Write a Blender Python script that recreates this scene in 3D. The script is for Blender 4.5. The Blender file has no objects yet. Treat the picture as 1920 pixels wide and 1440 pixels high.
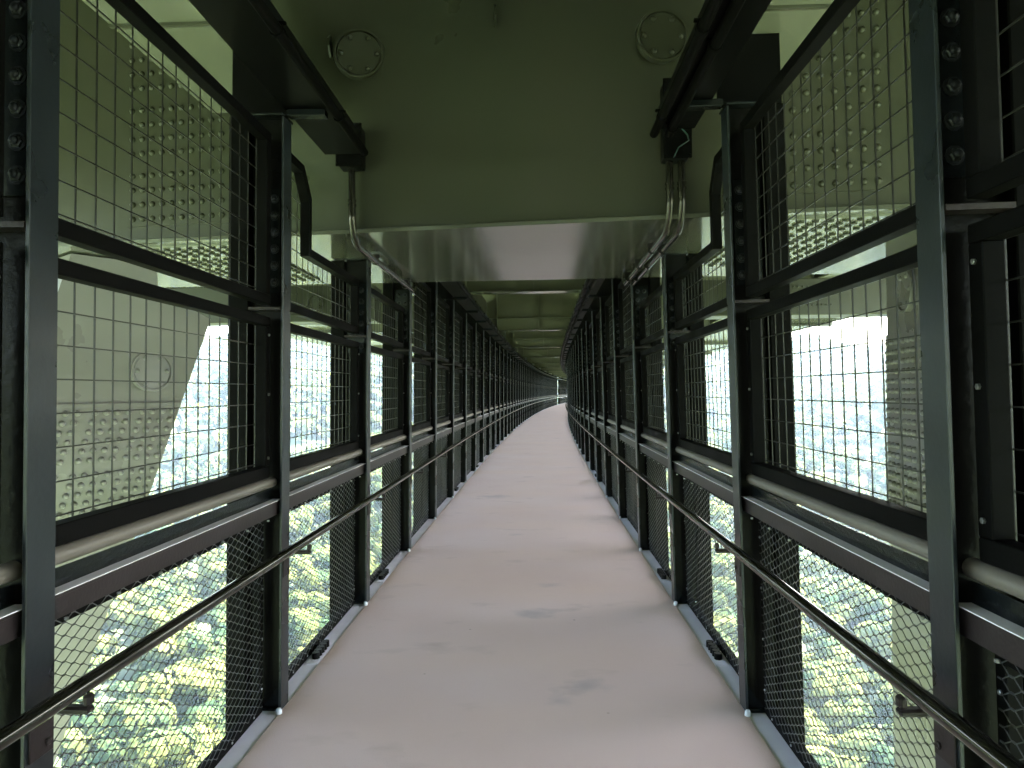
import bpy, math, random
import numpy as np
from mathutils import Vector, Matrix
random.seed(7)
RNG = np.random.default_rng(7)
S = bpy.context.scene
COL = S.collection
R = math.radians

# ------------------------------------------------------------------ camera
CAM_H = 1.6
FPX = 1332.0
cam = bpy.data.cameras.new('camera')
cam.sensor_width = 36.0
cam.lens = FPX / 1920 * 36
cam.clip_start = 0.02
cam.clip_end = 6000
camo = bpy.data.objects.new('camera', cam)
COL.objects.link(camo)
ROLL = R(0.62)
yaw = math.atan(38 / FPX)          # the path's own direction lies right of the picture's middle
pitch = math.atan(15 / FPX)
mcam = Matrix.Rotation(yaw, 4, 'Z') @ Matrix.Rotation(R(90) + pitch, 4, 'X') @ Matrix.Rotation(-ROLL, 4, 'Z')
camo.matrix_world = Matrix.Translation((0, 0, CAM_H)) @ mcam
S.camera = camo

# ------------------------------------------------------------------ world, sun, exposure
SUN_EL, SUN_AZ = R(52), R(62)      # azimuth clockwise from +Y: sun stands high, ahead and to the right
w = bpy.data.worlds.new('World')
S.world = w
w.use_nodes = True
nt = w.node_tree
bg = nt.nodes['Background']
sky = nt.nodes.new('ShaderNodeTexSky')
sky.sky_type = 'NISHITA'
sky.sun_disc = False
sky.sun_elevation = SUN_EL
sky.sun_rotation = SUN_AZ
sky.air_density = 1.2
sky.dust_density = 3.0
nt.links.new(sky.outputs[0], bg.inputs[0])
bg.inputs[1].default_value = 0.15
sl = bpy.data.lights.new('sun', 'SUN')
sl.energy = 5.0
sl.angle = R(0.5)
sl.color = (1.0, 0.95, 0.86)
so = bpy.data.objects.new('sun', sl)
COL.objects.link(so)
d = Vector((math.sin(SUN_AZ) * math.cos(SUN_EL), math.cos(SUN_AZ) * math.cos(SUN_EL), math.sin(SUN_EL)))
so.rotation_euler = d.to_track_quat('Z', 'Y').to_euler()
so.location = (30, -20, 60)
S.view_settings.view_transform = 'Standard'
S.view_settings.look = 'None'
S.view_settings.exposure = 4.5
S.view_settings.gamma = 1.0
S.view_settings.use_curve_mapping = False
try:
    S.cycles.max_bounces = 10
    S.cycles.diffuse_bounces = 6
    S.cycles.glossy_bounces = 4
    S.cycles.transparent_max_bounces = 8
    S.cycles.sample_clamp_indirect = 6.0
except Exception:
    pass

# ------------------------------------------------------------------ materials
def lin(c):
    return tuple(list(c) + [1.0])

def paint(name, col, rough=0.3, metal=0.0, bump=0.0, bscale=30.0, var=0.12, vscale=3.0, spec=0.5, coat=0.0, col2=None, rvar=0.0, stretch=None):
    m = bpy.data.materials.new(name)
    m.use_nodes = True
    t = m.node_tree
    b = t.nodes['Principled BSDF']
    b.inputs['Roughness'].default_value = rough
    b.inputs['Metallic'].default_value = metal
    b.inputs['Specular IOR Level'].default_value = spec
    b.inputs['Coat Weight'].default_value = coat
    b.inputs['Coat Roughness'].default_value = 0.08
    tc = t.nodes.new('ShaderNodeTexCoord')
    src = tc.outputs['Object']
    if stretch:
        mp = t.nodes.new('ShaderNodeMapping')
        mp.inputs['Scale'].default_value = stretch
        t.links.new(src, mp.inputs[0])
        src = mp.outputs[0]
    n = t.nodes.new('ShaderNodeTexNoise')
    n.inputs['Scale'].default_value = vscale
    n.inputs['Detail'].default_value = 5
    t.links.new(src, n.inputs['Vector'])
    r = t.nodes.new('ShaderNodeValToRGB')
    r.color_ramp.elements[0].position = 0.3
    r.color_ramp.elements[1].position = 0.7
    c2 = col2 if col2 else tuple(c * (1 + var) for c in col)
    c1 = tuple(c * (1 - var) for c in col) if not col2 else col
    r.color_ramp.elements[0].color = lin(c1)
    r.color_ramp.elements[1].color = lin(c2)
    t.links.new(n.outputs['Fac'], r.inputs[0])
    t.links.new(r.outputs[0], b.inputs['Base Color'])
    if rvar:
        mr = t.nodes.new('ShaderNodeMapRange')
        mr.inputs['From Min'].default_value = 0.3
        mr.inputs['From Max'].default_value = 0.7
        mr.inputs['To Min'].default_value = rough
        mr.inputs['To Max'].default_value = rough + rvar
        t.links.new(n.outputs['Fac'], mr.inputs[0])
        t.links.new(mr.outputs[0], b.inputs['Roughness'])
    if bump:
        n2 = t.nodes.new('ShaderNodeTexNoise')
        n2.inputs['Scale'].default_value = bscale
        n2.inputs['Detail'].default_value = 3
        t.links.new(src, n2.inputs['Vector'])
        bp = t.nodes.new('ShaderNodeBump')
        bp.inputs['Strength'].default_value = bump
        bp.inputs['Distance'].default_value = 0.004
        t.links.new(n2.outputs['Fac'], bp.inputs['Height'])
        t.links.new(bp.outputs[0], b.inputs['Normal'])
        t.links.new(bp.outputs[0], b.inputs['Coat Normal'])
    return m

M = {}
M['dark'] = paint('dark_gloss_paint', (0.006, 0.007, 0.008), 0.16, spec=0.16, bump=0.25, bscale=60, var=0.25, rvar=0.12)
M['screw'] = paint('screw_heads', (0.25, 0.25, 0.25), 0.3, metal=0.7)
M['lit_dust'] = paint('lit_dusty_ledge_top', (0.75, 0.70, 0.75), 0.35, spec=0.4)  # ledge dust, with the light falling on it added to the colour
M['bolthead'] = paint('painted_bolt_heads', (0.015, 0.016, 0.019), 0.3, spec=0.22, bump=0.5, bscale=90)
M['flange'] = paint('post_flange_paint', (0.012, 0.015, 0.018), 0.24, spec=0.32, bump=0.12, bscale=50, var=0.3, rvar=0.12)
M['darkweb'] = paint('dark_web_paint', (0.0045, 0.004, 0.004), 0.16, spec=0.05, bump=0.35, bscale=45, var=0.25, rvar=0.15)
M['brown'] = paint('dark_brown_paint', (0.022, 0.016, 0.017), 0.38, spec=0.15, bump=0.15, bscale=80, var=0.15)
M['frame'] = paint('panel_frame_paint', (0.0042, 0.004, 0.004), 0.40, spec=0.015, bump=0.15, bscale=80, var=0.2, rvar=0.15)
M['wire'] = paint('panel_wire', (0.018, 0.017, 0.016), 0.35, metal=0.2, spec=0.3, var=0.2)
M['mesh'] = paint('expanded_metal', (0.07, 0.07, 0.072), 0.4, metal=0.3, spec=0.3, var=0.2)
M['pipe'] = paint('beige_pipe_paint', (0.115, 0.100, 0.086), 0.45, bump=0.1, var=0.1)
M['steel'] = paint('bronze_steel', (0.060, 0.055, 0.047), 0.10, metal=0.85, var=0.1, rvar=0.08)
M['galv'] = paint('galvanised', (0.42, 0.44, 0.47), 0.45, metal=0.3, var=0.15, vscale=12)
M['kerb'] = paint('pale_grey_edge_paint', (0.80, 0.75, 0.86), 0.35, var=0.1, rvar=0.1)
M['olive'] = paint('olive_grey_bridge_paint', (0.070, 0.070, 0.055), 0.11, spec=0.9, bump=0.10, bscale=4, var=0.07, vscale=0.8, rvar=0.06, col2=(0.078, 0.078, 0.063))
M['olivem'] = paint('olive_grey_bridge_paint_dull', (0.034, 0.038, 0.0225), 0.26, spec=0.4, bump=0.25, bscale=8, vscale=0.8, rvar=0.12, col2=(0.044, 0.041, 0.028))
M['soffit'] = paint('olive_paint_lit_soffit', (0.12, 0.12, 0.092), 0.12, spec=1.0, bump=0.35, bscale=5, var=0.06, vscale=0.9, rvar=0.1)  # bridge paint lightened: bright reflections on the undersides put into the colour
M['boltshade'] = paint('olive_bolts_shaded', (0.035, 0.036, 0.026), 0.4, spec=0.2)  # bolts under the box beam, their shadow painted in as a darker tone
M['beam'] = paint('olive_paint_lit_girders', (0.12, 0.12, 0.08), 0.3, bump=0.2, bscale=8, var=0.06, vscale=0.9, rvar=0.1)  # same bridge paint, colour lightened to imitate light on the far girders
M['leg'] = paint('grey_leg_paint', (0.155, 0.142, 0.148), 0.25, bump=0.2, bscale=6, var=0.06, vscale=1.2, rvar=0.1)
M['black'] = paint('black_rubber', (0.003, 0.003, 0.003), 0.4, spec=0.10)
M['cable'] = paint('green_cable', (0.008, 0.035, 0.028), 0.4)
M['deck'] = paint('concrete_deck', (0.22, 0.22, 0.19), 0.8, var=0.15)

def floor_mat():
    m = paint('walkway_coating', (0.54, 0.395, 0.358), 0.75, bump=0.35, bscale=140, var=0.05, vscale=0.9, spec=0.2,
              col2=(0.57, 0.435, 0.405))
    t = m.node_tree
    b = t.nodes['Principled BSDF']
    tc = t.nodes.new('ShaderNodeTexCoord')
    base = b.inputs['Base Color'].links[0].from_socket
    # scattered dark scuffs
    v = t.nodes.new('ShaderNodeTexNoise'); v.inputs['Scale'].default_value = 2.1; v.inputs['Detail'].default_value = 4
    mp = t.nodes.new('ShaderNodeMapping'); mp.inputs['Scale'].default_value = (1.0, 1.6, 1); mp.inputs['Location'].default_value = (3.3, 1.7, 0)
    t.links.new(tc.outputs['Object'], mp.inputs[0]); t.links.new(mp.outputs[0], v.inputs['Vector'])
    r = t.nodes.new('ShaderNodeValToRGB')
    r.color_ramp.elements[0].position = 0.60; r.color_ramp.elements[0].color = (0, 0, 0, 1)
    r.color_ramp.elements[1].position = 0.78; r.color_ramp.elements[1].color = (1, 1, 1, 1)
    t.links.new(v.outputs['Fac'], r.inputs[0])
    mx = t.nodes.new('ShaderNodeMixRGB'); mx.inputs[2].default_value = (0.42, 0.32, 0.29, 1)
    t.links.new(r.outputs[0], mx.inputs[0]); t.links.new(base, mx.inputs[1])
    # small specks
    v2 = t.nodes.new('ShaderNodeTexVoronoi'); v2.inputs['Scale'].default_value = 3.1
    t.links.new(tc.outputs['Object'], v2.inputs['Vector'])
    r2 = t.nodes.new('ShaderNodeValToRGB')
    r2.color_ramp.elements[0].position = 0.018; r2.color_ramp.elements[0].color = (0.6, 0.6, 0.6, 1)
    r2.color_ramp.elements[1].position = 0.035; r2.color_ramp.elements[1].color = (0, 0, 0, 1)
    t.links.new(v2.outputs['Distance'], r2.inputs[0])
    mx2 = t.nodes.new('ShaderNodeMixRGB'); mx2.inputs[2].default_value = (0.12, 0.10, 0.09, 1)
    t.links.new(r2.outputs[0], mx2.inputs[0]); t.links.new(mx.outputs[0], mx2.inputs[1])
    # warm lighter patches, transverse
    v3 = t.nodes.new('ShaderNodeTexNoise'); v3.inputs['Scale'].default_value = 0.5; v3.inputs['Detail'].default_value = 3
    mp3 = t.nodes.new('ShaderNodeMapping'); mp3.inputs['Scale'].default_value = (0.8, 2.2, 1)
    t.links.new(tc.outputs['Object'], mp3.inputs[0]); t.links.new(mp3.outputs[0], v3.inputs['Vector'])
    r3 = t.nodes.new('ShaderNodeValToRGB')
    r3.color_ramp.elements[0].position = 0.42; r3.color_ramp.elements[0].color = (0, 0, 0, 1)
    r3.color_ramp.elements[1].position = 0.7; r3.color_ramp.elements[1].color = (0.7, 0.7, 0.7, 1)
    t.links.new(v3.outputs['Fac'], r3.inputs[0])
    mx3 = t.nodes.new('ShaderNodeMixRGB'); mx3.inputs[2].default_value = (0.58, 0.42, 0.355, 1)
    t.links.new(r3.outputs[0], mx3.inputs[0]); t.links.new(mx2.outputs[0], mx3.inputs[1])
    last = mx3.outputs[0]
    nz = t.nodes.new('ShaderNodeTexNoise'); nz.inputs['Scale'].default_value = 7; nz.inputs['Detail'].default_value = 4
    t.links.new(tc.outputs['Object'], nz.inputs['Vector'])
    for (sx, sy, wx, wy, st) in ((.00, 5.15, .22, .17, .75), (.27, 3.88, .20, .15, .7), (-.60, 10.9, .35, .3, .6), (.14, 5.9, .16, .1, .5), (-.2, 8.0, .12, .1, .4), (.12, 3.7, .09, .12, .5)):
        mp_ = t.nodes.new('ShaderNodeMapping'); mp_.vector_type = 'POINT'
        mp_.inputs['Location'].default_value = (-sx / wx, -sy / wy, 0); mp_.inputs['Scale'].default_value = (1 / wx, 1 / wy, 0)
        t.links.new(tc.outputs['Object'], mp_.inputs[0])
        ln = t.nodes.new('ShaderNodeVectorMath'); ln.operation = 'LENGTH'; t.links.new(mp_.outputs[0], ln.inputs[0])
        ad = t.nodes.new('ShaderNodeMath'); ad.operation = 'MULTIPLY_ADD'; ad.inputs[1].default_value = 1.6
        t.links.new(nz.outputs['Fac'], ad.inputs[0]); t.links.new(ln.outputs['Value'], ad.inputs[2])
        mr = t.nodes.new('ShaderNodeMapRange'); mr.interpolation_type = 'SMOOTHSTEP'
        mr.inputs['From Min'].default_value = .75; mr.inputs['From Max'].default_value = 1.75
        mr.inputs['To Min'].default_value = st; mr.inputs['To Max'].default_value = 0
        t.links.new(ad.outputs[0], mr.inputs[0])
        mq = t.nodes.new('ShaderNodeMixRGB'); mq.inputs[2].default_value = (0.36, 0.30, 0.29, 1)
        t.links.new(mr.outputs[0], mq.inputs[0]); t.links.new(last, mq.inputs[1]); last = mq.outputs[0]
    t.links.new(last, b.inputs['Base Color'])
    return m
M['floor'] = floor_mat()

def leaf_mat():
    m = bpy.data.materials.new('forest_leaves')
    m.use_nodes = True
    t = m.node_tree
    t.nodes.remove(t.nodes['Principled BSDF'])
    out = t.nodes['Material Output']
    tc = t.nodes.new('ShaderNodeTexCoord')
    n = t.nodes.new('ShaderNodeTexNoise'); n.inputs['Scale'].default_value = 0.11; n.inputs['Detail'].default_value = 2
    t.links.new(tc.outputs['Object'], n.inputs['Vector'])
    n1 = t.nodes.new('ShaderNodeTexNoise'); n1.inputs['Scale'].default_value = 1.6; n1.inputs['Detail'].default_value = 2
    t.links.new(tc.outputs['Object'], n1.inputs['Vector'])
    ad = t.nodes.new('ShaderNodeMath'); ad.operation = 'MULTIPLY_ADD'; ad.inputs[1].default_value = 0.35
    t.links.new(n1.outputs['Fac'], ad.inputs[0]); t.links.new(n.outputs['Fac'], ad.inputs[2])
    r = t.nodes.new('ShaderNodeValToRGB')
    e = r.color_ramp.elements
    e[0].position = 0.54; e[0].color = (0.026, 0.048, 0.022, 1)
    e[1].position = 0.80; e[1].color = (0.115, 0.125, 0.038, 1)
    k = e.new(0.69); k.color = (0.06, 0.075, 0.024, 1)
    t.links.new(ad.outputs[0], r.inputs[0])
    df = t.nodes.new('ShaderNodeBsdfDiffuse'); tr = t.nodes.new('ShaderNodeBsdfTranslucent')
    t.links.new(r.outputs[0], df.inputs[0]); t.links.new(r.outputs[0], tr.inputs[0])
    mx = t.nodes.new('ShaderNodeMixShader'); mx.inputs[0].default_value = 0.22
    t.links.new(df.outputs[0], mx.inputs[1]); t.links.new(tr.outputs[0], mx.inputs[2])
    t.links.new(mx.outputs[0], out.inputs[0])
    return m
M['leaf'] = leaf_mat()
M['ground'] = paint('forest_ground', (0.05, 0.075, 0.03), 0.9, var=0.3, vscale=0.05)
M['gravel'] = paint('pale_gravel', (0.42, 0.40, 0.36), 0.9, var=0.2, vscale=0.4)
M['trunk'] = paint('bark', (0.10, 0.08, 0.06), 0.9, var=0.2)

# ------------------------------------------------------------------ mesh builder
class MB:
    def __init__(s):
        s.v = []; s.f = []; s.sm = []; s.mi = []; s.cur = 0
    def add(s, vs, fs, smooth=False):
        o = len(s.v)
        s.v += [tuple(p) for p in vs]
        s.f += [tuple(i + o for i in f) for f in fs]
        s.sm += [smooth] * len(fs); s.mi += [s.cur] * len(fs)
    def box(s, a, b, c, d, e, f, bev=0.0):
        x0, x1 = min(a, b), max(a, b); y0, y1 = min(c, d), max(c, d); z0, z1 = min(e, f), max(e, f)
        if bev <= 0:
            v = [(x0, y0, z0), (x1, y0, z0), (x1, y1, z0), (x0, y1, z0), (x0, y0, z1), (x1, y0, z1), (x1, y1, z1), (x0, y1, z1)]
            s.add(v, [(0, 3, 2, 1), (4, 5, 6, 7), (0, 1, 5, 4), (1, 2, 6, 5), (2, 3, 7, 6), (3, 0, 4, 7)])
            return
        q = min(bev, (x1 - x0) * .45, (y1 - y0) * .45, (z1 - z0) * .45)
        vs = []; idx = {}
        for xi in (0, 1):
            for yi in (0, 1):
                for zi in (0, 1):
                    cx, cy, cz = (x0, x1)[xi], (y0, y1)[yi], (z0, z1)[zi]
                    sx, sy, sz = (1, -1)[xi], (1, -1)[yi], (1, -1)[zi]
                    for ax in range(3):
                        p = [cx + sx * q, cy + sy * q, cz + sz * q]
                        p[ax] = (cx, cy, cz)[ax]
                        idx[(xi, yi, zi, ax)] = len(vs); vs.append(p)
        fs = []
        for k in (0, 1):
            fs.append([idx[(k, 0, 0, 0)], idx[(k, 1, 0, 0)], idx[(k, 1, 1, 0)], idx[(k, 0, 1, 0)]][::(1 if k else -1)])
            fs.append([idx[(0, k, 0, 1)], idx[(1, k, 0, 1)], idx[(1, k, 1, 1)], idx[(0, k, 1, 1)]][::(-1 if k else 1)])
            fs.append([idx[(0, 0, k, 2)], idx[(1, 0, k, 2)], idx[(1, 1, k, 2)], idx[(0, 1, k, 2)]][::(1 if k else -1)])
        for i in (0, 1):
            for j in (0, 1):
                fl = (i ^ j)
                a_ = [idx[(i, j, 0, 0)], idx[(i, j, 0, 1)], idx[(i, j, 1, 1)], idx[(i, j, 1, 0)]]
                fs.append(a_[::(-1 if not fl else 1)] if True else a_)
                a_ = [idx[(i, 0, j, 0)], idx[(i, 0, j, 2)], idx[(i, 1, j, 2)], idx[(i, 1, j, 0)]]
                fs.append(a_[::(1 if not fl else -1)])
                a_ = [idx[(0, i, j, 1)], idx[(0, i, j, 2)], idx[(1, i, j, 2)], idx[(1, i, j, 1)]]
                fs.append(a_[::(-1 if not fl else 1)])
                for k in (0, 1):
                    t = [idx[(i, j, k, 0)], idx[(i, j, k, 1)], idx[(i, j, k, 2)]]
                    fs.append(t if (i ^ j ^ k) else t[::-1])
        s.add(vs, fs)
    def prism(s, pts, axis, a, b):
        """polygon pts (2-D) swept along axis 'x','y','z' from a to b"""
        n = len(pts)
        def P(p, t):
            return {'x': (t, p[0], p[1]), 'y': (p[0], t, p[1]), 'z': (p[0], p[1], t)}[axis]
        v = [P(p, a) for p in pts] + [P(p, b) for p in pts]
        f = [tuple(range(n))[::-1], tuple(range(n, 2 * n))]
        f += [(i, (i + 1) % n, n + (i + 1) % n, n + i) for i in range(n)]
        s.add(v, f)
    def tube(s, pts, r, n=10, cap=True, smooth=True):
        pts = [Vector(p) for p in pts]
        o = []; prev = None
        for i, p in enumerate(pts):
            t = (pts[min(i + 1, len(pts) - 1)] - pts[max(i - 1, 0)]).normalized()
            if prev is None:
                up = Vector((0, 0, 1)) if abs(t.z) < .9 else Vector((1, 0, 0))
                u = t.cross(up).normalized()
            else:
                u = (prev - t * prev.dot(t)).normalized()
            prev = u; v_ = t.cross(u)
            rr = r[i] if isinstance(r, (list, tuple)) else r
            o += [p + (u * math.cos(2 * math.pi * k / n) + v_ * math.sin(2 * math.pi * k / n)) * rr for k in range(n)]
        f = []
        for i in range(len(pts) - 1):
            for k in range(n):
                f.append((i * n + k, i * n + (k + 1) % n, (i + 1) * n + (k + 1) % n, (i + 1) * n + k))
        s.add(o, f, smooth)
        if cap:
            m = len(pts) - 1
            s.add([o[k] for k in range(n)], [tuple(range(n))])
            s.add([o[m * n + k] for k in range(n)], [tuple(range(n))[::-1]])
    def bolt(s, c, nrm, r=0.017, h=0.012, washer=True, n=6):
        c = Vector(c); nrm = Vector(nrm).normalized()
        up = Vector((0, 0, 1)) if abs(nrm.z) < .9 else Vector((1, 0, 0))
        u = nrm.cross(up).normalized(); v_ = nrm.cross(u)
        def ring(rr, hh, nn):
            return [c + nrm * hh + (u * math.cos(2 * math.pi * k / nn) + v_ * math.sin(2 * math.pi * k / nn)) * rr for k in range(nn)]
        if washer:
            nn = 10
            a = ring(r * 1.35, 0, nn) + ring(r * 1.35, h * .25, nn)
            s.add(a, [(k, (k + 1) % nn, nn + (k + 1) % nn, nn + k) for k in range(nn)] + [tuple(range(nn, 2 * nn))])
        a = ring(r, 0, n) + ring(r, h * .8, n) + ring(r * .78, h, n)
        f = []
        for j in (0, 1):
            f += [(j * n + k, j * n + (k + 1) % n, (j + 1) * n + (k + 1) % n, (j + 1) * n + k) for k in range(n)]
        f.append(tuple(range(2 * n, 3 * n)))
        s.add(a, f)
    def dome(s, c, nrm, r, h, n=10, smooth=True):
        c = Vector(c); nrm = Vector(nrm).normalized()
        up = Vector((0, 0, 1)) if abs(nrm.z) < .9 else Vector((1, 0, 0))
        u = nrm.cross(up).normalized(); v_ = nrm.cross(u)
        a = []
        prof = [(1, 0), (.92, .45), (.62, .85)]
        for pr, ph in prof:
            a += [c + nrm * h * ph + (u * math.cos(2 * math.pi * k / n) + v_ * math.sin(2 * math.pi * k / n)) * r * pr for k in range(n)]
        a.append(c + nrm * h)
        f = []
        for j in (0, 1):
            f += [(j * n + k, j * n + (k + 1) % n, (j + 1) * n + (k + 1) % n, (j + 1) * n + k) for k in range(n)]
        f += [(2 * n + k, 2 * n + (k + 1) % n, 3 * n) for k in range(n)]
        s.add(a, f, smooth)
    def disc(s, c, nrm, r, h, n=40, lip=0.0):
        c = Vector(c); nrm = Vector(nrm).normalized()
        u = nrm.cross(Vector((0, 0, 1))).normalized(); v_ = nrm.cross(u)
        pr = [(r, 0), (r, h * .8), (r * .985, h), (r * .90, h), (r * .885, h * .55), (r * .86, h * .55), (r * .85, h * .8)] if lip else [(r, 0), (r, h * .85), (r * .97, h)]
        a = []
        for rr, hh in pr:
            a += [c + nrm * hh + (u * math.cos(2 * math.pi * k / n) + v_ * math.sin(2 * math.pi * k / n)) * rr for k in range(n)]
        f = []
        for j in range(len(pr) - 1):
            f += [(j * n + k, j * n + (k + 1) % n, (j + 1) * n + (k + 1) % n, (j + 1) * n + k) for k in range(n)]
        f.append(tuple(range((len(pr) - 1) * n, len(pr) * n)))
        s.add(a, f)
    def mesh(s, name, mat, mat2=None):
        me = bpy.data.meshes.new(name)
        me.from_pydata(s.v, [], s.f)
        me.polygons.foreach_set('use_smooth', s.sm)
        me.materials.append(mat)
        if mat2:
            me.materials.append(mat2); me.polygons.foreach_set('material_index', s.mi)
        # outward normals
        import bmesh
        bm = bmesh.new(); bm.from_mesh(me); bmesh.ops.recalc_face_normals(bm, faces=bm.faces); bm.to_mesh(me); bm.free()
        me.update()
        return me
    def build(s, name, mat, parent=None, mat2=None):
        o = bpy.data.objects.new(name, s.mesh(name, mat, mat2))
        COL.objects.link(o)
        if parent: o.parent = parent
        return o

def tag(o, label=None, cat=None, group=None, kind=None):
    if label: o['label'] = label
    if cat: o['category'] = cat
    if group: o['group'] = group
    if kind: o['kind'] = kind
    return o
def empty(name, loc=(0, 0, 0), rz=0.0, ry=0.0):
    o = bpy.data.objects.new(name, None)
    COL.objects.link(o)
    o.empty_display_size = 0.1
    o.location = loc
    o.rotation_euler = (0, ry, rz)
    return o
def copy_tree(o, parent=None):
    c = o.copy(); COL.objects.link(c)
    if parent: c.parent = parent
    for ch in list(o.children): copy_tree(ch, c)
    return c
ORD = ['', 'nearest', 'second', 'third', 'fourth', 'fifth', 'sixth', 'seventh', 'eighth', 'ninth', 'tenth', 'eleventh', 'twelfth', 'thirteenth', 'fourteenth']
ORD += ['fifteenth', 'sixteenth', 'seventeenth', 'eighteenth', 'nineteenth', 'twentieth', 'twenty-first', 'twenty-second', 'twenty-third', 'twenty-fourth', 'twenty-fifth']

# ------------------------------------------------------------------ the curve of the walkway
RC = 850.0
CX = -0.132           # centre line passes left of the camera
HALF = 1.163
DB = 1.81             # post spacing
LEAN = {-1: 0.013, 1: 0.018}
def P(s, lat, z=0.0):
    a = s / RC
    return Vector((CX + RC * (1 - math.cos(a)) + lat * math.cos(a), RC * math.sin(a) - lat * math.sin(a), z))
def rz(s): return -s / RC

def sweep(mb, prof, s0, s1, step=1.81, closed=True):
    """profile [(lateral, z)] swept along the curve"""
    n = max(1, int(round((s1 - s0) / step)))
    m = len(prof); vs = []
    for i in range(n + 1):
        s_ = s0 + (s1 - s0) * i / n
        vs += [P(s_, l, z) for l, z in prof]
    fs = []
    for i in range(n):
        for k in range(m if closed else m - 1):
            fs.append((i * m + k, i * m + (k + 1) % m, (i + 1) * m + (k + 1) % m, (i + 1) * m + k))
    if closed:
        fs.append(tuple(range(m))); fs.append(tuple(range(n * m, n * m + m))[::-1])
    mb.add(vs, fs)
def rect(l0, l1, z0, z1): return [(l0, z0), (l1, z0), (l1, z1), (l0, z1)]
def curve_tube(mb, lat, z, s0, s1, r, n=10, step=1.81):
    k = max(1, int(round((s1 - s0) / step)))
    mb.tube([P(s0 + (s1 - s0) * i / k, lat, z) for i in range(k + 1)], r, n)

NL, NR = 60, 34        # posts on each side
GAP_BAYS = (47, 48, 49)   # open bays far away on the left
Z_SHORT = 2.62
NB = 10
S_BACK = -DB * NB

# ------------------------------------------------------------------ floor
mb = MB(); sweep(mb, rect(-HALF, HALF, -0.05, 0.0), S_BACK, 112, 1.81)
fl = mb.build('walkway_floor', M['floor']); tag(fl, kind='structure')
mb = MB(); sweep(mb, rect(-1.27, 1.27, -0.42, -0.058), S_BACK, 112, 1.81)
tag(mb.build('walkway_underframe', M['dark']), kind='structure')

# kerb strips
for sd, word in ((-1, 'left'), (1, 'right')):
    mb = MB()
    a, b = sd * (HALF + 0.003), sd * (HALF + 0.135)
    sweep(mb, rect(min(a, b), max(a, b), -0.054, -0.004), S_BACK, 112 if sd < 0 else 70)
    o = mb.build('edge_strip', M['kerb'])
    tag(o, 'pale grey steel strip between the floor and the %s wall' % word, 'floor edging')

# ------------------------------------------------------------------ hanger posts  (local: +x * sd = outwards, y along)
def make_post(sd, short=False):
    H = Z_SHORT if short else 3.02
    t = empty('hanger_post')
    def bx(mb, u0, u1, y0, y1, z0, z1, bev=0.0): mb.box(sd * u0, sd * u1, y0, y1, z0, z1, bev)
    mb = MB(); bx(mb, 0, .012, -.055, .055, .0, H, .002); mb.build('inner_flange', M['flange'], t)
    mb = MB(); bx(mb, .0125, .18, -.005, .005, .0, H); mb.build('web', M['darkweb'], t)
    mb = MB(); bx(mb, .1805, .285, -.055, .055, -.3, H, .004); mb.build('outer_flange', M['frame'], t)
    mb = MB(); bx(mb, .013, .18, -.058, -.0055, 2.03, 2.045); bx(mb, .013, .18, .0055, .058, 2.03, 2.045)
    mb.build('stiffener', M['brown'], t)
    mb = MB()
    z1 = 2.66 if not short else 2.45
    for yy in (-1, 1):
        bx(mb, .03, .165, yy * .0053, yy * .017, z1 - .54, z1, .002)
        mb.cur = 1
        for i in range(6):
            for uu in (.062, .128):
                c_ = (sd * uu, yy * .017, z1 - .055 - i * .086)
                mb.bolt(c_, (0, yy, 0), .0185, .014); mb.dome((c_[0], yy * .031, c_[2]), (0, yy, 0), .013, .009, 8)
        mb.cur = 0
    mb.build('splice_plate', M['dark'], t, M['bolthead'])
    mb = MB(); bx(mb, -.004, .18, -.07, .07, H + .0005, H + .012, .002); mb.build('cap_plate', M['dark'], t)
    if not short:
        mb = MB(); bx(mb, -.03, .29, -.006, .006, H + .0125, 3.395); mb.build('hanger_plate', M['frame'], t)
        mb = MB(); bx(mb, -.20, -.0045, -.03, .03, H + .012, H + .047, .003); mb.build('tray_arm', M['dark'], t)
    # foot
    mb = MB(); bx(mb, .014, .15, -.05, .05, -.003, .014, .003)
    mb.prism([(sd * .014, .013), (sd * .014, .13), (sd * .10, .013)], 'y', -.025, -.0055)
    mb.build('foot_plate', M['dark'], t)
    mb = MB(); mb.dome((sd * .002, -.078, .0), (0, 0, 1), .017, .03); mb.build('foot_bolt', M['galv'], t)
    # handrail bracket
    mb = MB(); bx(mb, -.0065, -.0005, -.045, .045, .67, .80, .002)
    mb.bolt((-sd * .0065, .02, .70), (-sd, 0, 0), .010, .006, False)
    br = mb.build('rail_bracket', M['brown'], t)
    mb = MB(); ub = HR[sd]
    bx(mb, -ub - .010, -.0067, .0, .030, .778, .797, .006)
    bx(mb, -ub - .010, -ub + .010, .0, .030, .7972, .8285, .006)
    mb.build('bracket_arm', M['brown'], br)
    return t
HR = {-1: .118, 1: .10}

# ------------------------------------------------------------------ panels (local y runs 0..L from one post to the next)
L0, L1 = .055, DB - .055
def strand(mb, a, b, w, d):
    a, b = Vector(a), Vector(b); t = (b - a).normalized()
    n = Vector((1, 0, 0)); s_ = t.cross(n) * w * .5; n = n * d * .5
    v = [a - s_ - n, a + s_ - n, a + s_ + n, a - s_ + n, b - s_ - n, b + s_ - n, b + s_ + n, b - s_ + n]
    mb.add(v, [(0, 1, 5, 4), (1, 2, 6, 5), (2, 3, 7, 6), (3, 0, 4, 7)])
def grid_wires(mb, x, y0, y1, z0, z1, r=.0021, step=.1):
    y = y0 + step * .55
    while y < y1:
        strand(mb, (x, y, z0), (x, y, z1), r * 2, r * 2); y += step
    z = z0 + step * .5
    while z < z1:
        strand(mb, (x + .004, y0, z), (x + .004, y1, z), r * 2, r * 2); z += step

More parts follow.
